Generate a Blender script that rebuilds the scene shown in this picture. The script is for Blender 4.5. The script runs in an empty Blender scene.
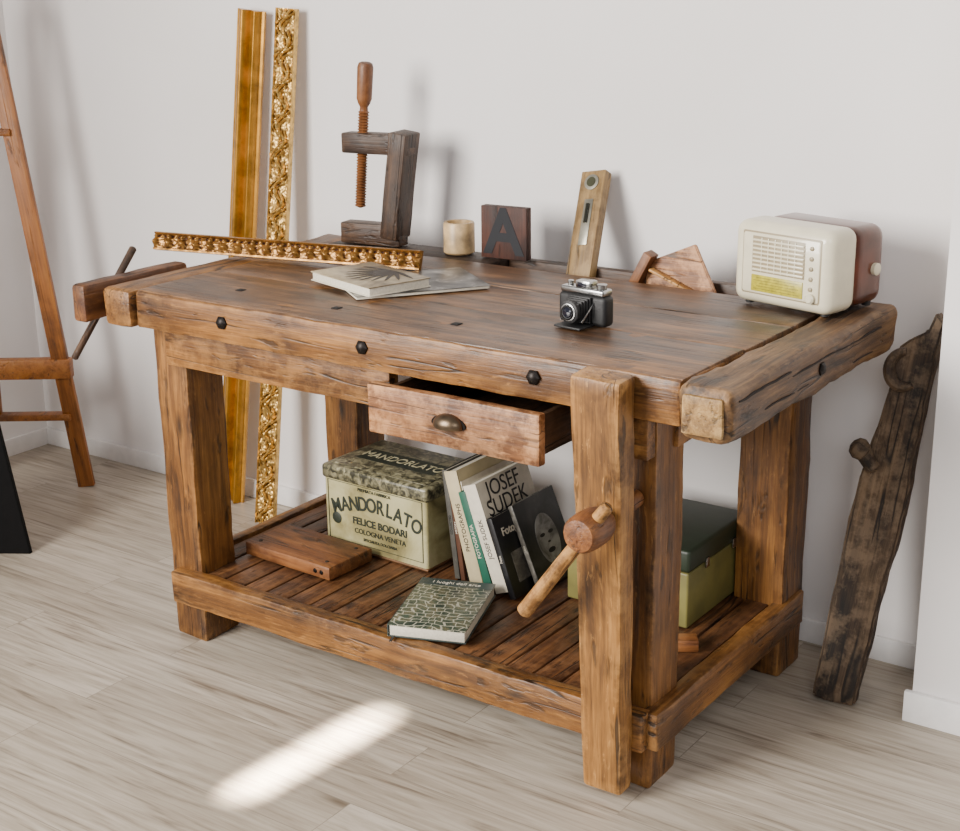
import bpy, bmesh, math, random
from mathutils import Vector, Matrix, Euler, noise
random.seed(4)
# ------------------------------------------------------------------ helpers
def lin(c):
    o=[]
    for v in c[:3]:
        v=v/255.0
        o.append(v/12.92 if v<=0.04045 else ((v+0.055)/1.055)**2.4)
    return (o[0],o[1],o[2],1)
def newmat(name):
    m=bpy.data.materials.new(name);m.use_nodes=True
    nt=m.node_tree
    return m,nt,nt.nodes['Principled BSDF']
def N(nt,t,**kw):
    n=nt.nodes.new(t)
    for k,v in kw.items(): setattr(n,k,v)
    return n
def ramp(nt,fac,stops):
    r=N(nt,'ShaderNodeValToRGB')
    el=r.color_ramp.elements
    while len(el)<len(stops): el.new(0.5)
    for e,(p,c) in zip(el,stops): e.position=p;e.color=c
    nt.links.new(fac,r.inputs[0]);return r.outputs[0]
def math_(nt,op,a,b=None,clamp=False):
    n=N(nt,'ShaderNodeMath',operation=op,use_clamp=clamp)
    for i,v in enumerate((a,b)):
        if v is None: continue
        if isinstance(v,(int,float)): n.inputs[i].default_value=v
        else: nt.links.new(v,n.inputs[i])
    return n.outputs[0]
def mixc(nt,f,a,b,bt='MIX'):
    n=N(nt,'ShaderNodeMix',data_type='RGBA',blend_type=bt)
    for i,v in ((0,f),(6,a),(7,b)):
        if isinstance(v,(int,float,tuple)): n.inputs[i].default_value=v
        else: nt.links.new(v,n.inputs[i])
    return n.outputs[2]
def noise_(nt,vec,scale,detail=4,rough=.55,dist=0):
    n=N(nt,'ShaderNodeTexNoise');n.inputs['Scale'].default_value=scale;n.inputs['Detail'].default_value=detail
    n.inputs['Roughness'].default_value=rough;n.inputs['Distortion'].default_value=dist
    if vec is not None: nt.links.new(vec,n.inputs['Vector'])
    return n.outputs['Fac']
def vmap(nt,vec,scale):
    n=N(nt,'ShaderNodeMapping');n.inputs['Scale'].default_value=scale;nt.links.new(vec,n.inputs['Vector']);return n.outputs[0]
def objvec(nt):
    tc=N(nt,'ShaderNodeTexCoord');oi=N(nt,'ShaderNodeObjectInfo')
    m=math_(nt,'MULTIPLY',oi.outputs['Random'],17.0)
    a=N(nt,'ShaderNodeVectorMath',operation='ADD');nt.links.new(tc.outputs['Object'],a.inputs[0]);nt.links.new(m,a.inputs[1])
    return a.outputs[0]
_wc={}
BW=(1,1,1,1);BK=(0,0,0,1)
def wood(pal,axis=0):
    key=(pal,axis)
    if key in _wc: return _wc[key]
    dark,mid,light,rough,scr=PAL[pal]
    m,nt,b=newmat('wood_%s_%d'%(pal,axis))
    v=objvec(nt)
    def sc(al,ac):
        s=[ac]*3;s[axis]=al;return tuple(s)
    n1=noise_(nt,vmap(nt,v,sc(1.1,16)),1.6,6,.62,1.0)
    n2=noise_(nt,vmap(nt,v,sc(7,190)),1.0,4,.6,.2)
    n3=noise_(nt,v,5,4,.6)
    s=math_(nt,'ADD',math_(nt,'MULTIPLY',n1,.5),math_(nt,'MULTIPLY',n2,.27))
    s=math_(nt,'ADD',s,math_(nt,'MULTIPLY',n3,.23))
    c=ramp(nt,s,[(.39,lin(dark)),(.5,lin(mid)),(.62,lin(light))])
    # stains
    n6=noise_(nt,vmap(nt,v,sc(3,7)),1.0,5,.65,.6)
    st=ramp(nt,n6,[(.36,(.32,.29,.28,1)),(.52,(1,1,1,1)),(.72,(1.28,1.26,1.2,1))])
    c=mixc(nt,.85,c,st,'MULTIPLY')
    # knots
    vo=N(nt,'ShaderNodeTexVoronoi');vo.inputs['Scale'].default_value=1.0
    nt.links.new(vmap(nt,v,sc(3.2,9)),vo.inputs['Vector'])
    k=ramp(nt,vo.outputs['Distance'],[(.05,BW),(.14,BK)])
    c=mixc(nt,math_(nt,'MULTIPLY',k,.8),c,lin([x*.4 for x in dark]))
    # pale scratches / wear
    pale=lin([min(255,x*1.15+24) for x in light])
    n4=noise_(nt,vmap(nt,v,sc(18,110)),1.0,5,.7,.5)
    w=ramp(nt,n4,[(.60,BK),(.67,BW)])
    c=mixc(nt,math_(nt,'MULTIPLY',w,scr),c,pale)
    # worn edges
    ge=N(nt,'ShaderNodeNewGeometry')
    pt=ramp(nt,ge.outputs['Pointiness'],[(.515,BK),(.56,BW)])
    ew=math_(nt,'MULTIPLY',pt,ramp(nt,noise_(nt,v,22,4,.7),[(.44,BK),(.60,BW)]))
    c=mixc(nt,math_(nt,'MULTIPLY',ew,scr*1.4,True),c,pale)
    # dark dents and drying cracks along the grain
    n5=noise_(nt,vmap(nt,v,sc(10,45)),1.0,3,.6,.3)
    w2=ramp(nt,n5,[(.32,BW),(.39,BK)])
    c=mixc(nt,math_(nt,'MULTIPLY',w2,.65),c,lin([x*.4 for x in dark]))
    n7=noise_(nt,vmap(nt,v,sc(.9,17)),1.0,2,.5,.3)
    ab=math_(nt,'ABSOLUTE',math_(nt,'SUBTRACT',n7,.5))
    ck=math_(nt,'MULTIPLY',ramp(nt,ab,[(.004,BW),(.013,BK)]),ramp(nt,noise_(nt,vmap(nt,v,sc(3.5,6)),1.3,2),[(.46,BK),(.54,BW)]))
    if pal!='easel': c=mixc(nt,math_(nt,'MULTIPLY',ck,.85),c,lin([x*.3 for x in dark]))
    nt.links.new(c,b.inputs['Base Color'])
    r=math_(nt,'ADD',math_(nt,'MULTIPLY',n3,.3),rough-.15)
    nt.links.new(r,b.inputs['Roughness'])
    bp=N(nt,'ShaderNodeBump');bp.inputs['Strength'].default_value=.55;bp.inputs['Distance'].default_value=.004
    h=math_(nt,'ADD',math_(nt,'MULTIPLY',n2,.5),math_(nt,'MULTIPLY',n1,.6))
    h=math_(nt,'SUBTRACT',h,math_(nt,'MULTIPLY',w2,.5));h=math_(nt,'SUBTRACT',h,math_(nt,'MULTIPLY',ck,.6))
    nt.links.new(h,bp.inputs['Height']);nt.links.new(bp.outputs[0],b.inputs['Normal'])
    _wc[key]=m;return m
PAL={
 'top':((50,32,17),(88,58,32),(128,90,53),.40,.22),
 'bench':((60,35,12),(108,68,27),(150,102,47),.46,.28),
 'jaw':((84,53,20),(134,90,40),(172,123,62),.5,.30),
 'cap':((44,29,15),(84,57,31),(128,94,55),.56,.28),
 'capend':((86,60,30),(134,101,56),(170,136,84),.6,.3),
 'shelf':((40,22,11),(76,45,22),(114,73,38),.5,.20),
 'drawer':((82,48,23),(126,79,42),(156,108,66),.52,.50),
 'easel':((110,62,20),(144,86,32),(162,104,44),.45,.0),
 'old':((32,24,16),(70,53,37),(110,88,64),.75,.25),
 'clamp':((30,19,11),(56,36,21),(84,57,34),.5,.15),
 'redwood':((70,38,16),(108,63,29),(140,89,44),.5,.13),
 'letter':((38,19,13),(62,31,20),(80,42,26),.65,.05),
 'level':((80,60,30),(120,92,52),(146,118,74),.5,.15),
 'dark':((24,15,9),(40,26,15),(56,36,21),.6,.1),
}
def plain(name,c,rough=.5,metal=0,var=.12,nscale=30,bump=0,coat=0):
    m,nt,b=newmat(name)
    v=objvec(nt);n=noise_(nt,v,nscale,4)
    a=lin([x*(1-var) for x in c]);d=lin([min(255,x*(1+var)) for x in c])
    nt.links.new(ramp(nt,n,[(.3,a),(.7,d)]),b.inputs['Base Color'])
    b.inputs['Roughness'].default_value=rough;b.inputs['Metallic'].default_value=metal
    if coat: b.inputs['Coat Weight'].default_value=coat
    if bump:
        bp=N(nt,'ShaderNodeBump');bp.inputs['Strength'].default_value=bump;bp.inputs['Distance'].default_value=.003
        nt.links.new(n,bp.inputs['Height']);nt.links.new(bp.outputs[0],b.inputs['Normal'])
    return m
class G:
    def __init__(s,name,loc=(0,0,0),rot=(0,0,0),world=False,scale=1):
        s.e=bpy.data.objects.new(name,None);s.e.empty_display_size=.05
        bpy.context.collection.objects.link(s.e)
        s.e.location=loc;s.e.rotation_euler=rot;s.e.scale=(scale,)*3;s.loc=Vector(loc);s.world=world
    def add(s,name,me,loc=(0,0,0),rot=None):
        o=bpy.data.objects.new(name,me);bpy.context.collection.objects.link(o)
        l=Vector(loc)
        if s.world: l=l-s.loc
        M=Matrix.Translation(l)
        if rot is not None:
            M=M@(rot if isinstance(rot,Matrix) else Euler(rot).to_matrix().to_4x4())
        o.parent=s.e;o.matrix_basis=M
        return o
def finish(bm,mats,smooth=35):
    bmesh.ops.recalc_face_normals(bm,faces=bm.faces)
    me=bpy.data.meshes.new('m');bm.to_mesh(me);bm.free()
    for m in (mats if isinstance(mats,(list,tuple)) else [mats]): me.materials.append(m)
    if smooth:
        me.polygons.foreach_set('use_smooth',[True]*len(me.polygons))
        me.set_sharp_from_angle(angle=math.radians(smooth))
    return me
def box_bm(sx,sy,sz,bev=.003,seg=2,rough=0,step=.05,seed=0,taper=None):
    bm=bmesh.new();bmesh.ops.create_cube(bm,size=1)
    bmesh.ops.scale(bm,vec=(sx,sy,sz),verts=bm.verts)
    if taper:
        for v in bm.verts:
            if v.co.z<0: v.co.x*=taper[0];v.co.y*=taper[1]
    if bev: bmesh.ops.bevel(bm,geom=bm.edges[:],offset=min(bev,.45*min(sx,sy,sz)),segments=seg,affect='EDGES',profile=.5)
    if rough:
        for ax,L in enumerate((sx,sy,sz)):
            n=int(L/step);no=[0,0,0];no[ax]=1
            for i in range(1,n):
                co=[0,0,0];co[ax]=-L/2+L*i/n
                bmesh.ops.bisect_plane(bm,geom=bm.verts[:]+bm.edges[:]+bm.faces[:],plane_co=co,plane_no=no)
        off=Vector((seed*3.1,seed*1.7,seed*.9))
        for v in bm.verts:
            v.co+=noise.noise_vector(v.co*9+off)*rough+noise.noise_vector(v.co*35+off)*rough*.5
    return bm
_sd=[0]
def box(g,name,x,y,z,mat,bev=.003,rough=0,step=.05,rot=None,seg=2):
    """box from (min,max) ranges"""
    _sd[0]+=1
    sx,sy,sz=x[1]-x[0],y[1]-y[0],z[1]-z[0]
    me=finish(box_bm(sx,sy,sz,bev,seg,rough,step,_sd[0]),mat)
    return g.add(name,me,((x[0]+x[1])/2,(y[0]+y[1])/2,(z[0]+z[1])/2),rot)
def align(d,up=(0,0,1)):
    z=Vector(d).normalized();u=Vector(up)
    if abs(z.dot(u))>.99: u=Vector((0,1,0))
    x=u.cross(z).normalized();y=z.cross(x)
    return Matrix((x,y,z)).transposed().to_4x4()
def beam(g,name,p0,p1,w,t,mat,up=(0,0,1),bev=.002,rough=0,step=.05,taper=None):
    """beam with local z along p0->p1; w along up x d, t other"""
    p0=Vector(p0);p1=Vector(p1);d=p1-p0;_sd[0]+=1
    me=finish(box_bm(w,t,d.length,bev,2,rough,step,_sd[0],taper),mat)
    return g.add(name,me,(p0+p1)/2,align(d,up))
def lathe_me(prof,mat,n=32,smooth=35):
    bm=bmesh.new();rings=[]
    for r,z in prof:
        rings.append([bm.verts.new((max(r,1e-5)*math.cos(2*math.pi*i/n),max(r,1e-5)*math.sin(2*math.pi*i/n),z)) for i in range(n)])
    for a,b in zip(rings,rings[1:]):
        for i in range(n): bm.faces.new((a[i],a[(i+1)%n],b[(i+1)%n],b[i]))
    bm.faces.new(rings[0]);bm.faces.new(rings[-1])
    return finish(bm,mat,smooth)
def lathe(g,name,prof,mat,p0,d=(0,0,1),n=32,smooth=35):
    return g.add(name,lathe_me(prof,mat,n,smooth),p0,align(d))
def cyl(g,name,p0,p1,r,mat,r2=None,n=24,b=.001):
    p0=Vector(p0);p1=Vector(p1);L=(p1-p0).length
    r2=r if r2 is None else r2
    return lathe(g,name,[(r-b,0),(r,b),(r2,L-b),(r2-b,L)],mat,p0,p1-p0,n)
def poly(g,name,pts,thick,mat,loc=(0,0,0),rot=None,bev=.002,rough=0):
    """polygon in local XZ plane, extruded along +Y"""
    bm=bmesh.new();f=bm.faces.new([bm.verts.new((p[0],0,p[1])) for p in pts])
    r=bmesh.ops.extrude_face_region(bm,geom=[f])
    bmesh.ops.translate(bm,vec=(0,thick,0),verts=[v for v in r['geom'] if isinstance(v,bmesh.types.BMVert)])
    if bev: bmesh.ops.bevel(bm,geom=bm.edges[:],offset=bev,segments=2,affect='EDGES')
    if rough:
        for k in range(1,36):
            bmesh.ops.bisect_plane(bm,geom=bm.verts[:]+bm.edges[:]+bm.faces[:],plane_co=(0,0,k*.025),plane_no=(0,0,1))
        for v in bm.verts: v.co+=noise.noise_vector(v.co*12)*rough+noise.noise_vector(v.co*40)*rough*.5
    bmesh.ops.triangulate(bm,faces=[f for f in bm.faces if len(f.verts)>4])
    return g.add(name,finish(bm,mat,30),loc,rot)
def text(g,name,body,size,mat,loc,rot,align_x='CENTER',depth=.0006,sx=1.0,space=1.0,bold=0):
    cu=bpy.data.curves.new('t','FONT');cu.body=body;cu.size=size;cu.align_x=align_x;cu.align_y='CENTER'
    cu.extrude=depth;cu.space_line=space;cu.offset=bold
    o=bpy.data.objects.new('t',cu);bpy.context.collection.objects.link(o)
    me=bpy.data.meshes.new_from_object(o.evaluated_get(bpy.context.evaluated_depsgraph_get()))
    bpy.data.objects.remove(o)
    me.transform(Matrix.Diagonal((sx,1,1,1)))
    me.materials.clear();me.materials.append(mat)
    return g.add(name,me,loc,rot)
FRONT=(math.pi/2,0,0)       # text facing -Y
# ------------------------------------------------------------------ camera
f,pitch,yaw,roll,h=1473.69,.3028,.6159,-.0138,1.5514
F=Vector((-math.sin(yaw)*math.cos(pitch),math.cos(yaw)*math.cos(pitch),-math.sin(pitch)))
R=Vector((math.cos(yaw),math.sin(yaw),0));U=R.cross(F)
R2=R*math.cos(roll)+U*math.sin(roll);U2=-R*math.sin(roll)+U*math.cos(roll)
cd=bpy.data.cameras.new('camera');co=bpy.data.objects.new('camera',cd);bpy.context.collection.objects.link(co)
M=Matrix((R2,U2,-F)).transposed().to_4x4();M.translation=Vector((0,0,h));co.matrix_world=M
cd.sensor_width=36;cd.lens=f/960*36;cd.clip_start=.05
bpy.context.scene.camera=co
# ------------------------------------------------------------------ room
def wallmat():
    m,nt,b=newmat('plaster_white')
    g=N(nt,'ShaderNodeNewGeometry');n=noise_(nt,g.outputs['Position'],1.3,4);n2=noise_(nt,g.outputs['Position'],60,3)
    nt.links.new(ramp(nt,n,[(.3,lin((228,223,219))),(.7,lin((236,232,230)))]),b.inputs['Base Color'])
    b.inputs['Roughness'].default_value=.9
    bp=N(nt,'ShaderNodeBump');bp.inputs['Strength'].default_value=.08;bp.inputs['Distance'].default_value=.003
    nt.links.new(n2,bp.inputs['Height']);nt.links.new(bp.outputs[0],b.inputs['Normal']);return m
def floormat():
    m,nt,b=newmat('laminate_floor')
    g=N(nt,'ShaderNodeNewGeometry');p=g.outputs['Position']
    br=N(nt,'ShaderNodeTexBrick');br.offset=.37;br.offset_frequency=2
    br.inputs['Scale'].default_value=1;br.inputs['Brick Width'].default_value=1.2;br.inputs['Row Height'].default_value=.125
    br.inputs['Mortar Size'].default_value=.0011;br.inputs['Mortar Smooth'].default_value=.3
    br.inputs['Color1'].default_value=(0,0,0,1);br.inputs['Color2'].default_value=(1,1,1,1);br.inputs['Mortar'].default_value=(.5,.5,.5,1)
    nt.links.new(p,br.inputs['Vector'])
    sh=N(nt,'ShaderNodeVectorMath',operation='MULTIPLY');nt.links.new(br.outputs['Color'],sh.inputs[0]);sh.inputs[1].default_value=(5,5,5)
    ad=N(nt,'ShaderNodeVectorMath',operation='ADD');nt.links.new(p,ad.inputs[0]);nt.links.new(sh.outputs[0],ad.inputs[1])
    v=ad.outputs[0]
    n1=noise_(nt,vmap(nt,v,(1.2,13,1)),1.5,6,.6,1.8)
    n2=noise_(nt,vmap(nt,v,(5,120,1)),1,4,.6)
    s=math_(nt,'ADD',math_(nt,'MULTIPLY',n1,.64),math_(nt,'MULTIPLY',n2,.36))
    c=ramp(nt,s,[(.34,lin((120,107,93))),(.45,lin((168,157,142))),(.60,lin((194,184,170)))])
    vo=N(nt,'ShaderNodeTexVoronoi');vo.inputs['Scale'].default_value=1;nt.links.new(vmap(nt,v,(1.3,6,0)),vo.inputs['Vector'])
    c=mixc(nt,math_(nt,'MULTIPLY',ramp(nt,vo.outputs['Distance'],[(.02,BW),(.10,BK)]),.75),c,lin((100,86,70)))
    tint=ramp(nt,br.outputs['Color'],[(0,lin((228,224,218))),(1,lin((255,253,250)))])
    c=mixc(nt,1.0,c,tint,'MULTIPLY')
    c=mixc(nt,math_(nt,'MULTIPLY',br.outputs['Fac'],.5),c,lin((86,76,64)))
    nt.links.new(c,b.inputs['Base Color']);b.inputs['Roughness'].default_value=.40
    bp=N(nt,'ShaderNodeBump');bp.inputs['Strength'].default_value=.12;bp.inputs['Distance'].default_value=.002
    nt.links.new(n2,bp.inputs['Height']);nt.links.new(bp.outputs[0],b.inputs['Normal']);return m
WM=wallmat();TR=plain('trim_white',(236,233,230),.5,var=.02)
YW=3.018;XW=-3.92
def slab(name,x,y,z,mat,bev=0):
    me=finish(box_bm(x[1]-x[0],y[1]-y[0],z[1]-z[0],bev),mat,0 if not bev else 35)
    o=bpy.data.objects.new(name,me);o.location=((x[0]+x[1])/2,(y[0]+y[1])/2,(z[0]+z[1])/2)
    bpy.context.collection.objects.link(o);return o
slab('floor',(-4.1,2.2),(-2.5,3.2),(-.1,0),floormat())
slab('wall_back',(XW-.12,-.6),(YW,YW+.12),(0,2.8),WM)
slab('wall_left',(XW-.12,XW),(-.2,YW),(0,2.8),WM)
slab('wall_right',(-.868,2.1),(2.782,YW+.12),(0,2.8),WM)
slab('baseboard_back',(XW,-.868),(YW-.013,YW),(0,.058),TR,.003)
slab('baseboard_left',(XW,XW+.013),(-.2,YW-.013),(0,.058),TR,.003)
slab('baseboard_right',(-.882,2.1),(2.768,2.782),(0,.07),TR,.003)
# ------------------------------------------------------------------ workbench
BL=(-1.8,2.5,0)
g=G('wooden_workbench',BL,world=True)
W=wood
iron=plain('black_iron',(34,30,28),.45,.8)
hole=plain('dark_recess',(14,9,6),.9)
XL,XS,XR=-2.445,-1.10,-.997
T=.86
box(g,'top_front_slab',(XL,XS-.002),(2.148,2.395),(.777,T),W('bench',0),.008,.003,.03)
box(g,'top_front_surface',(XL+.002,XS-.004),(2.156,2.393),(T-.012,T+.0015),W('top',0),.003,.0008,.06)
box(g,'top_plank_middle',(XL,XS-.002),(2.3965,2.60),(.80,T),W('top',0),.003,.0010,.06)
box(g,'top_plank_rear',(XL,XS-.002),(2.602,2.795),(.80,T),W('top',0),.003,.0010,.06)
box(g,'top_plank_back_left',(XL,-1.95),(2.798,2.905),(.80,T),W('dark',0),.004,.001,.06)
box(g,'tool_tray_floor',(-1.95,XS),(2.798,2.88),(.79,.80),W('dark',0),.001)
box(g,'tool_tray_back',(-1.95,XS),(2.88,2.905),(.76,T),W('clamp',0),.003,.001)
box(g,'end_cap_left',(-2.535,XL-.003),(2.135,2.905),(.775,T+.001),W('bench',1),.012,.003,.03)
box(g,'end_cap_right',(XS+.002,XR),(2.122,2.90),(.766,T+.002),W('cap',1),.018,.006,.022,seg=3)
box(g,'end_cap_right_face',(XS+.014,XR-.013),(2.1175,2.128),(.779,T-.011),W('capend',1),.005,.003,.015)
for i,(x) in enumerate((-2.18,-1.80,-1.40)):
    lathe(g,'bolt_%d'%i,[(.015,0),(.015,.004),(.010,.009),(.002,.011)],iron,(x,2.148,.822),(0,-1,0),6)
lathe(g,'bolt_cap',[(.013,0),(.013,.004),(.008,.008),(.002,.009)],iron,(XR-.001,2.50,.815),(1,0,0),6)
for i,(x,y) in enumerate(((-2.24,2.27),(-1.95,2.25),(-1.66,2.27),(-2.05,2.62))):
    box(g,'dog_hole_%d'%i,(x-.009,x+.009),(y-.009,y+.009),(T-.01,T+.0032),hole,.001)
crk=plain('crack_dark',(30,18,11),.9)
for i,(y0,y1,z) in enumerate(((2.2,2.46,.800),(2.35,2.8,.832),(2.6,2.86,.79),(2.15,2.36,.842))):
    box(g,'cap_crack_%d'%i,(XR-.004,XR+.0012),(y0,y1),(z-.0013,z+.0013),crk,0,.003,.02)
# aprons
box(g,'apron_front_left',(-2.40,-1.765),(2.185,2.215),(.69,.777),W('bench',0),.003,.0015)
box(g,'apron_front_right',(-1.335,-1.185),(2.185,2.215),(.69,.777),W('bench',0),.003,.0015)
box(g,'apron_right',(-1.215,-1.183),(2.30,2.82),(.685,.777),W('bench',1),.003,.0015)
box(g,'apron_left',(-2.47,-2.44),(2.30,2.82),(.685,.777),W('bench',1),.003,.0015)
box(g,'apron_back',(-2.44,-1.2),(2.84,2.87),(.685,.777),W('bench',0),.003,.0015)
# legs
L=W('bench',2)
box(g,'leg_front_left',(-2.476,-2.378),(2.222,2.335),(0,.777),L,.006,.003,.03)
box(g,'leg_front_right',(-1.29,-1.192),(2.235,2.345),(0,.777),L,.006,.003,.03)
box(g,'leg_back_right',(-1.293,-1.176),(2.80,2.915),(0,.79),L,.006,.003,.03)
box(g,'leg_back_left',(-2.485,-2.375),(2.80,2.915),(0,.79),L,.006,.003,.03)
# shelf
box(g,'shelf_rail_front',(-2.448,-1.185),(2.190,2.228),(.100,.180),W('bench',0),.005,.003,.03)
box(g,'shelf_rail_right',(-1.200,-1.165),(2.21,2.90),(.100,.180),W('bench',1),.005,.003,.03)
box(g,'shelf_rail_left',(-2.485,-2.455),(2.24,2.90),(.100,.180),W('bench',1),.005,.002)
box(g,'shelf_rail_back',(-2.455,-1.200),(2.91,2.94),(.100,.180),W('bench',0),.005,.002)
x=-2.45;i=0
while x<-1.21:
    w=min(.066,-1.201-x)
    if w>.02: box(g,'shelf_slat_%d'%i,(x,x+w-.006),(2.232,2.906),(.150,.172+random.uniform(-.001,.001)),W('shelf',1),.003,.001,.12)
    x+=w if w>.001 else 1;i+=1
# drawer
DY=2.120
box(g,'drawer_front',(-1.768,-1.370),(DY,DY+.022),(.662,.762),W('drawer',0),.004,.0015)
for n_,a in (('left',-1.75),('right',-1.402)):
    box(g,'drawer_side_'+n_,(a,a+.012),(DY+.022,2.55),(.675,.748),W('clamp',1),.001)
box(g,'drawer_bottom',(-1.75,-1.390),(DY+.022,2.55),(.670,.678),W('clamp',1),.001)
box(g,'drawer_back',(-1.75,-1.390),(2.54,2.55),(.675,.748),W('clamp',0),.001)
box(g,'drawer_guide',(-1.765,-1.335),(2.20,2.56),(.769,.776),W('dark',0),.001)
bronze=plain('bronze_pull',(92,78,62),.35,.9,.2)
bm=bmesh.new();bmesh.ops.create_uvsphere(bm,u_segments=24,v_segments=16,radius=1)
bmesh.ops.bisect_plane(bm,geom=bm.verts[:]+bm.edges[:]+bm.faces[:],plane_co=(0,0,-.25),plane_no=(0,0,-1),clear_outer=True)
bmesh.ops.bisect_plane(bm,geom=bm.verts[:]+bm.edges[:]+bm.faces[:],plane_co=(0,0,0),plane_no=(0,1,0),clear_outer=True)
bmesh.ops.scale(bm,vec=(.034,.022,.022),verts=bm.verts)
g.add('cup_pull',finish(bm,bronze),(-1.572,DY-.001,.710))
poly(g,'cup_pull_plate',[(.040*math.cos(a),.019*math.sin(a) if math.sin(a)>0 else .010*math.sin(a)) for a in [2*math.pi*k/28 for k in range(28)]],.003,iron,(-1.572,DY-.003,.710),None,.0005)
# front vise
J=W('jaw',2)
beam(g,'vise_jaw',(-1.252,2.178,.020),(-1.236,2.112,.862),.102,.058,J,up=(0,-1,0),bev=.008,rough=.003,step=.03,taper=(.82,.82))
HB=Vector((-1.222,2.10,.598))
lathe(g,'vise_screw_hub',[(.024,0),(.030,.01),(.035,.03),(.036,.055),(.034,.08),(.029,.088),(.013,.092)],W('redwood',2),HB,(0,-1,0),24)
cyl(g,'vise_handle',HB+Vector((.040,-.055,.055)),HB+Vector((-.135,-.055,-.19)),.012,W('jaw',2),.015,20,.005)
cyl(g,'vise_screw',HB,HB+Vector((-.01,.13,0)),.018,W('redwood',2))
cyl(g,'vise_guide',(-1.25,2.16,.20),(-1.25,2.4,.20),.014,W('jaw',2))
# end vise (left)
box(g,'end_vise_jaw',(-2.622,-2.578),(2.12,2.44),(.775,.860),W('redwood',1),.010,.003,.03)
box(g,'end_vise_spacer',(-2.60,-2.53),(2.18,2.36),(.79,.83),W('dark',0),.003)
lathe(g,'end_vise_hub',[(.022,0),(.028,.01),(.028,.035),(.02,.045)],W('redwood',2),(-2.62,2.24,.805),(-1,0,0),20)
cyl(g,'end_vise_handle',(-2.645,2.13,.680),(-2.645,2.335,.905),.008,W('clamp',2),.009,14,.003)
# ------------------------------------------------------------------ top objects
TZ=T+.003
# radio
g=G('tabletop_radio',(-1.290,2.722,TZ),(0,0,math.radians(-13)),scale=1.12)
cream=plain('cream_bakelite',(218,208,180),.3,var=.03,coat=.3)
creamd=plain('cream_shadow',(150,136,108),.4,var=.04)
mar=plain('maroon_bakelite',(84,40,22),.28,var=.25,nscale=14,coat=.4)
box(g,'front_shell',(0,.215),(0,.085),(.004,.154),cream,.022,seg=5)
box(g,'back_shell',(.003,.212),(.075,.172),(.006,.150),mar,.024,seg=5)
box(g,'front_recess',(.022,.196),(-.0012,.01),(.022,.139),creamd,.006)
box(g,'front_face',(.025,.193),(-.0028,.01),(.025,.136),cream,.005)
for i in range(8):
    z=.068+i*.0076
    box(g,'grille_louvre_%d'%i,(.050,.160),(-.0060,.001),(z,z+.0036),cream,.001)
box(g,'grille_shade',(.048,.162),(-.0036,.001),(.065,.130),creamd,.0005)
for i in range(6):
    xx=.068+i*.0145
    box(g,'grille_bar_%d'%i,(xx,xx+.002),(-.0055,.001),(.067,.128),cream,.0005)
dial=plain('dial_yellow',(168,156,44),.3,var=.15,nscale=90)
box(g,'dial',(.048,.160),(-.0045,.001),(.030,.060),dial,.001)
ink=plain('ink_black',(30,28,26),.6)
for i in range(5): box(g,'dial_line_%d'%i,(.054+.006*(i%3),.152-.008*(i%2)),(-.0049,.001),(.035+i*.005,.0354+i*.005),ink,0)
for i in range(5): lathe(g,'side_stud_%d'%i,[(.004,0),(.004,.003),(.002,.004)],creamd,(.176,-.002,.05+i*.018),(0,-1,0),12)
lathe(g,'bezel_knob',[(.009,0),(.009,.006),(.006,.009)],cream,(.178,-.002,.034),(0,-1,0),20)
lathe(g,'side_knob',[(.011,0),(.011,.008),(.008,.010)],cream,(.211,.135,.072),(1,0,0),24)
for i,(a,b_) in enumerate(((.025,.025),(.190,.025),(.025,.15),(.190,.15))): cyl(g,'foot_%d'%i,(a,b_,0),(a,b_,.010),.008,ink)
# folding camera
g=G('folding_camera',(-1.446,2.406,TZ),(0,0,math.radians(-6)),scale=1.04)
leath=plain('black_leather',(18,17,17),.55,bump=.3,nscale=300)
chrome=plain('chrome',(170,170,168),.25,1.0,.05)
glass=plain('lens_glass',(16,18,30),.06,0,.05,coat=1)
box(g,'body',(-.055,.055),(-.016,.016),(0,.058),leath,.009,seg=4)
box(g,'top_plate',(-.050,.050),(-.015,.015),(.057,.070),chrome,.004,seg=3)
box(g,'viewfinder',(-.016,.018),(-.014,.012),(.069,.083),chrome,.003)
box(g,'viewfinder_window',(-.010,.010),(-.0152,-.013),(.071,.080),glass,.001)
cyl(g,'shutter_button',(-.036,0,.070),(-.036,0,.078),.006,chrome)
cyl(g,'winding_knob',(.036,0,.070),(.036,0,.079),.010,chrome)
box(g,'door',(-.030,.030),(-.060,-.014),(.001,.005),leath,.001)
for i in range(5):
    w=.026-.0022*i
    box(g,'bellows_%d'%i,(-w,w),(-.0225-.006*i,-.0165-.006*i),(.032-w,.032+w*.92),leath,.002)
lathe(g,'shutter',[(.021,0),(.021,.008),(.015,.010),(.013,.014),(.012,.015),(.0115,.013),(.003,.012)],[leath],(0,-.046,.031),(0,-1,0),32)
lathe(g,'shutter_ring',[(.0165,0),(.0165,.0108),(.014,.0114)],chrome,(0,-.046,.031),(0,-1,0),32)
lathe(g,'lens',[(.011,0),(.008,.003),(.002,.004)],glass,(0,-.058,.031),(0,-1,0),32)
for s in (-1,1): beam(g,'strut_%d'%s,(s*.03,-.016,.045),(s*.024,-.046,.012),.002,.004,chrome)
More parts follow.
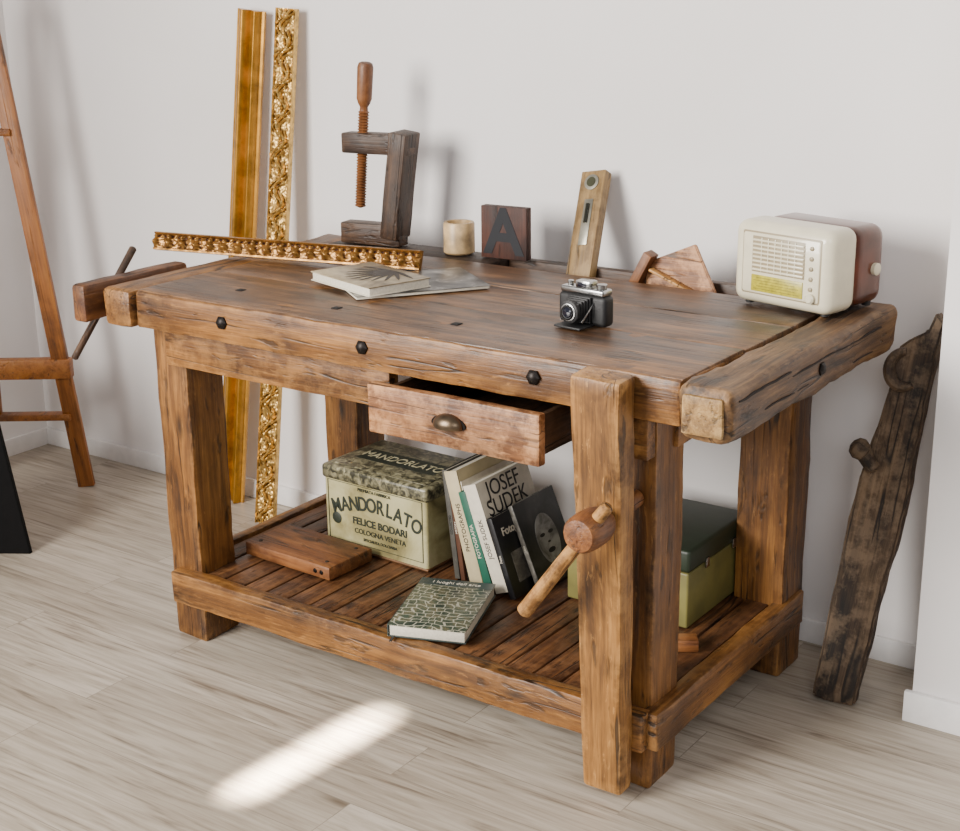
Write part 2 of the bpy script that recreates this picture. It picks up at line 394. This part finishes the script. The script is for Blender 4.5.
# magazines and book on bench
paper=plain('paper',(206,198,180),.7,var=.05,nscale=200)
def pic(name,cols,sc,seed=0,rough=.35):
    m,nt,b=newmat(name);v=objvec(nt)
    n=noise_(nt,v,sc,5,.6,.8)
    k=len(cols);st=[(.28+.44*i/(k-1),lin(c)) for i,c in enumerate(cols)]
    nt.links.new(ramp(nt,n,st),b.inputs['Base Color']);b.inputs['Roughness'].default_value=rough;return m
bw=pic('photo_bw',[(14,14,14),(40,39,37),(88,85,80),(176,172,164)],14)
bw2=pic('photo_grey',[(34,34,32),(74,71,65),(112,108,100),(170,166,156)],20)
g=G('magazine',(-1.955,2.505,TZ),(0,0,math.radians(54)))
box(g,'pages',(-.148,.148),(-.103,.103),(0,.006),paper,.001)
box(g,'cover',(-.150,.150),(-.105,.105),(.006,.0072),bw,.0004)
box(g,'cover_band',(-.150,-.05),(-.105,-.03),(.0072,.0076),bw2,0)
g=G('photography_book',(-2.015,2.44,TZ+.008),(0,0,math.radians(-17)))
box(g,'pages',(-.112,.112),(-.077,.077),(.002,.018),paper,.001)
tan=pic('photo_sepia',[(54,44,30),(116,102,78),(160,145,116),(190,177,148)],9)
box(g,'cover_back',(-.115,.115),(-.08,.08),(0,.002),paper,.0005)
box(g,'cover',(-.115,.115),(-.08,.08),(.018,.0202),tan,.0005)
lf=plain('leaf_ink',(40,34,26),.5)
for i in range(11):
    a=math.radians(8+i*16)
    bl=[(0,0),(.035,.0055),(.075,.003),(.092,0),(.075,-.003),(.035,-.0055)]
    pts=[(.01+p[0]*1.0*math.cos(a)-p[1]*math.sin(a),-.06+p[0]*1.3*math.sin(a)+p[1]*math.cos(a)) for p in bl]
    poly(g,'leaf_print_%d'%i,pts,.0004,lf,(0,0,.0207),(math.pi/2,0,0),0)
# mouldings
def gold(name,base,ornate,dk):
    m,nt,b=newmat(name);v=objvec(nt)
    n=noise_(nt,v,55 if ornate else 14,5,.65,.4)
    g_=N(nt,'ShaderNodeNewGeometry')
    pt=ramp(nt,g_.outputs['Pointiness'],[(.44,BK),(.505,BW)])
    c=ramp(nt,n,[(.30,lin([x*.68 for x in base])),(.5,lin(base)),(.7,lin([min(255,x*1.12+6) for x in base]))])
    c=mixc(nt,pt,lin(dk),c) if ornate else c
    nt.links.new(c,b.inputs['Base Color'])
    b.inputs['Metallic'].default_value=.65;b.inputs['Roughness'].default_value=.34;return m
def moulding(name,p0,p1,width,thick,kind,facing,mat):
    """strip from p0 to p1; face outward along facing"""
    p0=Vector(p0);p1=Vector(p1);d=p1-p0;Ln=d.length;z=d.normalized()
    y=(Vector(facing)-z*Vector(facing).dot(z)).normalized();x=y.cross(z)
    nu=int(Ln/.0025) if kind!='plain' else 40;nv=30
    bm=bmesh.new();rows=[]
    for i in range(nu+1):
        u=Ln*i/nu;row=[bm.verts.new((-width/2,0,u))]
        for j in range(nv+1):
            t=j/nv;a=abs(t-.5)*2
            if kind=='plain':
                hh=thick*(.30+.25*(t>.12)*(t<.88)+.45*math.exp(-((t-.25)/.09)**2)+.38*math.exp(-((t-.72)/.12)**2)-.25*math.exp(-((t-.5)/.06)**2))
            elif kind=='leaf':
                per=.085;ph=2*math.pi*u/per
                cx=.5+.20*math.sin(ph)
                stem=math.exp(-((t-cx)/.07)**2)
                q=Vector(((t-.5)*3.2,u/per*3.4,0))
                lob=noise.noise(Vector((q.x*1.6,q.y*1.6,7.3)))+.6*noise.noise(Vector((q.x*4,q.y*4,2.1)))
                petal=max(0,math.sin(ph*3+ (t-cx)*26))*math.exp(-((abs(t-cx)-.16)/.10)**2)
                hh=thick*(.40+.22*math.exp(-((a-.93)/.07)**2)+.38*stem+.34*petal+.16*lob*(a<.86))
            else:
                ph=u/.040*2*math.pi
                q=noise.noise(Vector((t*7,u*90,1.3)))
                egg=max(0,math.cos(ph+3*(t-.5)))**.6*math.exp(-((t-.42)/.20)**2)
                hh=thick*(.35+.45*egg+.3*math.exp(-((t-.93)/.06)**2)+.15*(t<.12)+.15*math.cos(ph*2)*math.exp(-((t-.75)/.07)**2)+.10*q*(t<.85)*(t>.12))
            row.append(bm.verts.new((-width/2+width*t,max(hh,thick*.15),u)))
        row.append(bm.verts.new((width/2,0,u)));rows.append(row)
    for a,b_ in zip(rows,rows[1:]):
        for j in range(len(a)): bm.faces.new((a[j],a[(j+1)%len(a)],b_[(j+1)%len(a)],b_[j]))
    bm.faces.new(rows[0]);bm.faces.new(rows[-1])
    me=finish(bm,mat,50)
    gg=G(name,tuple(p0));gg.add('gilded_strip',me,(0,0,0),Matrix((x,y,z)).transposed().to_4x4())
    return gg
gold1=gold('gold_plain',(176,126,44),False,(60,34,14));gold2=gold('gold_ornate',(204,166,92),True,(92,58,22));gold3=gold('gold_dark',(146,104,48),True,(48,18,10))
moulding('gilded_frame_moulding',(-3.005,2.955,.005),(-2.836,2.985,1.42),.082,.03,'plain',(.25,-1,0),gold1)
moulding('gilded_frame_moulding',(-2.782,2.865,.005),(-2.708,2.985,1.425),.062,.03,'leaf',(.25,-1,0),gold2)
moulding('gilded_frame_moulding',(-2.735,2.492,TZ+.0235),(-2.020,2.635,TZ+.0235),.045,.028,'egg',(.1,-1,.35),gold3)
# wood clamp
g=G('wooden_screw_clamp',(-2.320,2.845,TZ),(0,0,math.radians(8)))
C0=W('clamp',0);C2=W('clamp',2)
box(g,'lower_arm',(-.095,.075),(-.024,.024),(0,.052),C0,.004,.0015)
box(g,'upper_arm',(-.082,.105),(-.024,.024),(.225,.275),C0,.004,.0015)
beam(g,'spine',(.050,0,.02),(.086,0,.280),.048,.074,C2,up=(0,1,0),bev=.004,rough=.0015)
th=[]
th.append((.004,0));th.append((.013,.004))
for k in range(34):
    th.append((.0145,.006+k*.007));th.append((.0105,.0095+k*.007))
th+= [(.010,.25),(.015,.258),(.019,.27),(.020,.345),(.017,.355),(.011,.358)]
lathe(g,'wooden_screw',th,W('redwood',2),(-.048,0,.088),(.085,0,1),20)
# candle holder
g=G('stone_candle_holder',(-2.075,2.855,TZ))
alab=plain('alabaster',(172,144,104),.4,var=.25,nscale=26)
lathe(g,'cup',[(.034,0),(.038,.004),(.038,.072),(.036,.076),(.029,.076),(.028,.04),(.002,.038)],alab,(0,0,0))
lathe(g,'candle',[(.026,0),(.026,.018),(.02,.022)],plain('wax',(210,194,160),.5),(0,0,.04))
# letter block
g=G('letterpress_block',(-1.94,2.858,TZ),(0,0,math.radians(4)))
box(g,'block',(-.062,.062),(-.012,.012),(0,.124),W('letter',2),.002,.0005)
text(g,'letter','A',.150,plain('ink_navy',(10,11,18),.7),(0,-.0125,.060),FRONT,sx=1.0,bold=.004)
# level leaning in tray
g=G('spirit_level',(0,0,0),world=True)
p0=Vector((-1.728,2.838,.806));p1=Vector((-1.768,2.985,1.062))
up=(1,-.1,0)
beam(g,'body',p0,p1,.028,.066,W('level',2),up=up,bev=.002)
def onlevel(t,off=0):
    d=(p1-p0);n=Vector((0,-1,0));n=(n-d.normalized()*n.dot(d.normalized())).normalized()
    return p0+d*t+n*off,n
steel=plain('steel_plate',(150,146,132),.35,.8)
c,n=onlevel(.90,.014);lathe(g,'round_vial_ring',[(.019,0),(.019,.003),(.012,.004)],steel,c,n,24)
lathe(g,'round_vial',[(.012,0),(.012,.0045)],plain('vial',(60,60,44),.2),c,n,24)
a_,_=onlevel(.38,.0145);b__,_=onlevel(.76,.0145);beam(g,'vial_plate',a_,b__,.003,.024,steel,up=up,bev=.001)
a_,_=onlevel(.56,.017);b__,_=onlevel(.72,.017);cyl(g,'vial_tube',a_,b__,.005,plain('vial_dark',(30,30,22),.2))
g=G('wooden_square',(-1.480,2.842,.802))
beam(g,'stock',(-.122,0,.0),(-.062,.0,.116),.022,.038,W('redwood',2),up=(0,1,0))
poly(g,'plate',[(-.078,.0),(.055,.0),(.098,.035),(.036,.144),(-.078,.094)],.012,W('drawer',0),(0,.0,0),(math.radians(-6),0,0))
beam(g,'plate_batten',(-.06,-.006,.082),(.06,-.006,.036),.006,.02,W('jaw',0),up=(0,1,0))
# ------------------------------------------------------------------ shelf objects
SZ=.1745
g=G('wood_plane_body',(-2.225,2.437,SZ),(0,0,math.radians(-3)))
box(g,'board',(-.15,.13),(-.075,.075),(0,.034),W('redwood',0),.005,.001)
for i,(a,b_) in enumerate(((-.12,-.05),(.1,-.05),(.1,.05))): lathe(g,'screw_%d'%i,[(.005,0),(.004,.002)],iron,(a,b_,.034),(0,0,1),12)
for i,a in enumerate((.085,.105)): lathe(g,'end_screw_%d'%i,[(.006,0),(.004,.002)],iron,(a,-.0755,.017),(0,-1,0),12)
# tin
g=G('biscuit_tin',(-2.098,2.64,SZ),(0,0,math.radians(-2)))
tinm=pic('tin_cream',[(84,74,44),(146,136,92),(174,166,122),(186,178,138)],7,rough=.4)
tinl=pic('tin_lid',[(30,30,24),(58,56,42),(126,120,92),(170,164,132)],60,rough=.35)
green=plain('tin_green',(38,44,34),.5)
box(g,'body',(-.160,.160),(-.11,.11),(0,.185),tinm,.008,seg=3)
box(g,'base_rim',(-.162,.162),(-.112,.112),(0,.007),plain('tin_rust',(96,66,40),.5,.3),.003)
box(g,'lid',(-.165,.165),(-.115,.115),(.172,.208),tinl,.009,seg=3)
box(g,'lid_panel',(-.145,.145),(-.095,.095),(.208,.2095),tinl,.001)
box(g,'lid_label',(-.120,.120),(-.035,.035),(.2095,.2099),green,0)
word='MANDORLATO'
for i,ch in enumerate(word):
    t=(i-4.5)/4.5
    text(g,'letter_%d'%i,ch,.050,green,(t*.125+.004,-.1112,.128-.022*t*t),(math.pi/2,math.radians(16*t),0),sx=.8,bold=.0008)
text(g,'lettering_mid','FELICE BODARI',.025,green,(0.015,-.1112,.080),FRONT,bold=.0005)
text(g,'lettering_low','COLOGNA VENETA',.018,green,(.015,-.1112,.055),FRONT)
text(g,'lettering_foot','SPECIALITA DOLCIARIA',.010,green,(.015,-.1112,.036),FRONT)
text(g,'lettering_small','PREMIATA FABBRICA',.011,green,(0,-.1112,.162),FRONT)
for i,(a,b_) in enumerate(((.012,.014),(.162,.164))):
    box(g,'frame_line_%d'%i,(-.148,.148),(-.1112,-.109),(a+.008,b_+.007),green,0)
for s in (-1,1): box(g,'frame_side_%d'%s,(s*.147-.001,s*.147+.001),(-.1112,-.109),(.02,.170),green,0)
lathe(g,'badge',[(.015,0),(.013,.001)],green,(-.122,-.1105,.075),(0,-1,0),28)
text(g,'lid_lettering','MANDORLATO',.044,plain('ink_lid',(186,178,142),.5),(0,0,.2104),(0,0,0),depth=.0003,sx=.8)
# books
g=G('book_row',(-1.8,2.6,SZ),world=True)
white=plain('cover_white',(200,191,172),.5,var=.04,nscale=60);crm=plain('cover_cream',(180,166,130),.55,var=.05)
grn=plain('cover_green',(30,82,64),.5);blk=plain('cover_black',(18,18,20),.35);gry=plain('cover_grey',(70,68,62),.5);brn=plain('cover_brown',(78,48,32),.5)
xb=-1.870
specs=[(gry,.014,.262,.20,7),(brn,.012,.255,.20,8),(blk,.009,.25,.19,10),(crm,.036,.268,.205,15),(white,.010,.25,.2,17),(grn,.022,.235,.18,18),(white,.036,.256,.205,20),(blk,.016,.190,.145,20),(bw2,.012,.205,.165,23)]
y0s=[2.53,2.53,2.535,2.525,2.53,2.51,2.51,2.50,2.57]
for i,((mt,t,hh,dp,lean),y0) in enumerate(zip(specs,y0s)):
    a=math.radians(lean)
    Rm=Matrix.Rotation(-a,4,'Y')
    xb+=t/math.cos(a)+(.003 if i<7 else .010)
    piv=Vector((xb,y0,SZ+t*math.sin(a)+.001))
    def put(nm,x,y,z,m_,bev=.001):
        c=Vector(((x[0]+x[1])/2,(y[0]+y[1])/2,(z[0]+z[1])/2))
        me=finish(box_bm(x[1]-x[0],y[1]-y[0],z[1]-z[0],bev),m_)
        return g.add(nm,me,piv+Rm@c,Rm)
    put('pages_%d'%i,(-t+.002,-.002),(.003,dp-.003),(.003,hh-.003),paper,0)
    put('cover_l_%d'%i,(-t,-t+.0022),(0,dp),(0,hh),mt)
    put('cover_r_%d'%i,(-.0022,0),(0,dp),(0,hh),mt)
    put('spine_%d'%i,(-t,0),(-.001,.0025),(0,hh),mt)
    def lab(nm,body,size,y,z,m_,space=1.0,bold=0):
        Rt=Rm@Euler((math.pi/2,0,math.pi/2)).to_matrix().to_4x4()
        text(g,nm,body,size,m_,piv+Rm@Vector((.0003,y,z)),Rt,space=space,bold=bold,depth=.0008)
    if i==6:
        lab('title_sudek','JOSEF\nSUDEK',.052,.095,.209,ink,.8);put('cover_photo',(-.001,.0006),(.02,.19),(.02,.155),bw2,0)
    if i==7:
        lab('title_foto','Fotografia',.026,.073,.150,paper,bold=.0004)
        put('cover_face',(-.001,.0010),(.03,.075),(.03,.10),bw2,0);lab('subtitle','manuale',.010,.10,.13,paper)
    if i==8:
        put('portrait_bg',(-.001,.0008),(.0,.165),(.0,.205),pic('portrait_bg',[(20,20,20),(34,34,34),(60,60,58),(84,84,80)],8),0)
        pts=[(.085+.042*math.cos(q),.100+.060*math.sin(q)) for q in [2*math.pi*k/26 for k in range(26)]]
        Rt=Rm@Matrix.Rotation(math.pi/2,4,'Z')
        poly(g,'portrait_face',pts,.0008,pic('portrait_skin',[(80,78,74),(120,118,114),(158,156,152),(176,174,170)],24),piv+Rm@Vector((.0018,0,0)),Rt,0)
        for k,(yy,zz,rr) in enumerate(((.068,.112,.007),(.102,.112,.007),(.085,.072,.010),(.085,.092,.004))):
            poly(g,'portrait_feature_%d'%k,[(yy+rr*1.4*math.cos(q),zz+rr*.6*math.sin(q)) for q in [2*math.pi*k2/16 for k2 in range(16)]],.0008,ink,piv+Rm@Vector((.0022,0,0)),Rt,0)
    Rs=Rm@Euler((math.pi/2,0,0)).to_matrix().to_4x4()@Matrix.Rotation(math.pi/2,4,'Z')
    text(g,'spine_text_%d'%i,('COLLECTED','HISTORY','CAMERA','PHOTOGRAPHS','ARTE','FOTOGRAFIA','JOSEF SUDEK','Foto','Leica')[i],min(t*.6,.016),ink if mt in(white,crm,gry) else paper,piv+Rm@Vector((-t/2,-.0012,hh*.5)),Rs)
# flat book at shelf front
g=G('art_book',(-1.762,2.342,.182),(0,0,math.radians(20)))
def mosaic():
    m,nt,b=newmat('map_cover');v=objvec(nt)
    nw=N(nt,'ShaderNodeTexNoise');nw.inputs['Scale'].default_value=14;nt.links.new(v,nw.inputs['Vector'])
    sh=N(nt,'ShaderNodeVectorMath',operation='MULTIPLY');nt.links.new(nw.outputs['Color'],sh.inputs[0]);sh.inputs[1].default_value=(.06,.06,.06)
    ad=N(nt,'ShaderNodeVectorMath',operation='ADD');nt.links.new(v,ad.inputs[0]);nt.links.new(sh.outputs[0],ad.inputs[1])
    br=N(nt,'ShaderNodeTexBrick');br.inputs['Scale'].default_value=1;br.inputs['Brick Width'].default_value=.021;br.inputs['Row Height'].default_value=.017
    br.inputs['Mortar Size'].default_value=.0013;br.offset=.3;nt.links.new(ad.outputs[0],br.inputs['Vector'])
    n=noise_(nt,v,22,4)
    c=ramp(nt,n,[(.36,lin((44,54,46))),(.48,lin((70,78,62))),(.56,lin((96,92,70))),(.66,lin((62,74,60)))])
    c=mixc(nt,math_(nt,'MULTIPLY',br.outputs['Fac'],.8),c,lin((176,172,152)))
    nt.links.new(c,b.inputs['Base Color']);b.inputs['Roughness'].default_value=.35;return m
gcv=plain('cover_slate',(50,60,58),.4)
box(g,'pages',(-.082,.082),(-.123,.123),(.002,.026),paper,.001)
box(g,'cover_back',(-.085,.085),(-.126,.126),(0,.002),gcv,.0005)
box(g,'cover_front',(-.085,.085),(-.126,.126),(.026,.028),mosaic(),.0005)
box(g,'spine',(-.0865,-.084),(-.126,.126),(0,.028),gcv,.0005)
box(g,'title_band',(-.085,.085),(.093,.126),(.028,.0284),gcv,0)
text(g,'title','I luoghi dell arte',.017,paper,(0,.108,.0286),(0,0,0),depth=.0002)
box(g,'ribbon',(-.075,-.070),(-.15,-.126),(.0,.002),ink,0)
# green box
g=G('green_metal_box',(-1.447,2.722,SZ))
olive=plain('olive_green',(106,100,54),.45,var=.14,nscale=12);dgr=plain('dark_green',(32,42,28),.45,var=.1)
box(g,'body',(-.150,.150),(-.138,.138),(0,.127),olive,.005,seg=3)
box(g,'lid',(-.154,.154),(-.142,.142),(.129,.180),dgr,.008,seg=3)
for y in (-.06,.07): box(g,'latch_%d'%(y*100),(.153,.157),(y-.008,y+.008),(.118,.140),chrome,.001)
box(g,'front_latch',(-.02,.02),(-.146,-.138),(.10,.145),chrome,.001)
g=G('wood_offcut',(-1.262,2.50,SZ),(0,0,math.radians(35)))
box(g,'block',(-.025,.03),(-.02,.02),(0,.026),W('redwood',0),.003,.001)
# ------------------------------------------------------------------ old beam leaning right
g=G('antique_vise_beam',(0,0,0),world=True)
p0=Vector((-1.037,2.785,.0));p1=Vector((-.965,2.955,.84))
d=(p1-p0).normalized();nrm=Vector((.15,-1,0));nrm=(nrm-d*nrm.dot(d)).normalized()
xx=nrm.cross(d)
if xx.x<0: xx=-xx
Mb=Matrix((xx,-nrm,d)).transposed().to_4x4()
O=W('old',2)
outl=[(-.044,0),(-.01,-.006),(.046,0.004),(.050,.25),(.058,.42),(.052,.60),(.050,.845),(.030,.862),(.022,.82),(-.006,.80),(-.028,.775),(-.034,.74),(-.022,.715),(-.030,.68),(-.036,.60),(-.048,.50),(-.050,.30)]
poly(g,'beam',outl,.06,O,p0+nrm*.03,Mb,.005,.004)
def bp_(u,v,w=0): return p0+xx*u+d*v-nrm*w
cyl(g,'peg',bp_(-.02,.515,-.035),bp_(-.058,.560,-.05),.016,O,.019,20,.006)
lathe(g,'peg_knob',[(.010,0),(.020,.006),(.024,.02),(.019,.032),(.008,.038)],O,bp_(-.040,.545,-.048),(-.75,-.25,.6),16)
bmr=bmesh.new()
nn=24;m2=10
rg=[]
for i in range(nn):
    a=math.radians(100+210*i/(nn-1));rr=.032;wd=.012*(.6+.5*math.sin(math.pi*i/(nn-1)))
    rg.append([bmr.verts.new(((rr+wd*math.cos(2*math.pi*j/m2))*math.cos(a),.016*math.sin(2*math.pi*j/m2),(rr+wd*math.cos(2*math.pi*j/m2))*math.sin(a)*1.15)) for j in range(m2)])
for a,b_ in zip(rg,rg[1:]):
    for j in range(m2): bmr.faces.new((a[j],a[(j+1)%m2],b_[(j+1)%m2],b_[j]))
bmr.faces.new(rg[0]);bmr.faces.new(rg[-1])
g.add('hook',finish(bmr,O),bp_(-.004,.735,-.034),Mb)
# ------------------------------------------------------------------ easel
g=G('painting_easel',(-3.6,2.75,0),world=True)
E=W('easel',2);El=W('easel',0)
lft=Vector((-.816,-.578,0))
b0=Vector((-3.475,2.80,0));t0=b0+lft*.190+Vector((-.02,.05,1.5))
b1=b0+lft*.44;t1=b1-lft*.12+Vector((-.02,.05,1.5))
beam(g,'leg_right',b0,t0,.022,.05,E,up=lft,bev=.003)
beam(g,'leg_left',b1,t1,.022,.05,E,up=lft,bev=.003)
def at(t,s): return b0.lerp(t0,t) if s else b1.lerp(t1,t)
for nm,t in (('rung_low',.150),('tray',.250),('rung_top',.720)):
    w=.06 if nm=='tray' else .02
    beam(g,nm,at(t,0),at(t,1)-lft*(.03 if nm=='tray' else 0),.042,w,El,up=(0,0,1),bev=.003)
apex=(t0+t1)/2
beam(g,'back_leg',b0+lft*.36+Vector((-.05,.07,0)),apex-Vector((0,0,.08)),.022,.04,E,up=lft,bev=.003)
beam(g,'mast',at(.155,0).lerp(at(.155,1),.4),apex+Vector((0,0,.15)),.022,.045,E,up=lft,bev=.003)
beam(g,'head_block',t1+Vector((0,0,-.02)),t0+Vector((0,0,-.02)),.05,.03,El,bev=.003)
# black portfolio
g=G('black_portfolio',(-3.175,2.345,0.0),(0,0,math.radians(32)))
pb=plain('black_board',(12,11,11),.85)
pb.node_tree.nodes['Principled BSDF'].inputs['Specular IOR Level'].default_value=.15
poly(g,'board',[(0,0),(-.130,.62),(-.50,.54),(-.40,0)],.018,pb,(0,0,0),(math.radians(-10),0,0),.002)
# ------------------------------------------------------------------ lights
def area(name,loc,tgt,sx,sy,power,col=(1,1,1),spread=180):
    l=bpy.data.lights.new(name,'AREA');l.shape='RECTANGLE';l.size=sx;l.size_y=sy;l.energy=power;l.color=col;l.spread=math.radians(spread)
    o=bpy.data.objects.new(name,l);bpy.context.collection.objects.link(o);o.location=loc
    o.rotation_euler=(Vector(tgt)-Vector(loc)).to_track_quat('-Z','Y').to_euler();return o
area('window_light',(-2.9,-.9,2.0),(-.3,3.0,.6),1.6,1.8,172,(1,.96,.91),120)
area('room_fill_light',(.9,-.8,2.6),(-.8,3,.9),1.8,1.8,58,(.96,.97,1))
area('sun_shaft',(-1.94,.62,2.0),(-1.83,1.98,0),.040,.33,3.2,(1,.93,.80),3)
w=bpy.data.worlds.new('w');bpy.context.scene.world=w;w.use_nodes=True
w.node_tree.nodes['Background'].inputs[0].default_value=(.96,.96,1,1);w.node_tree.nodes['Background'].inputs[1].default_value=.36
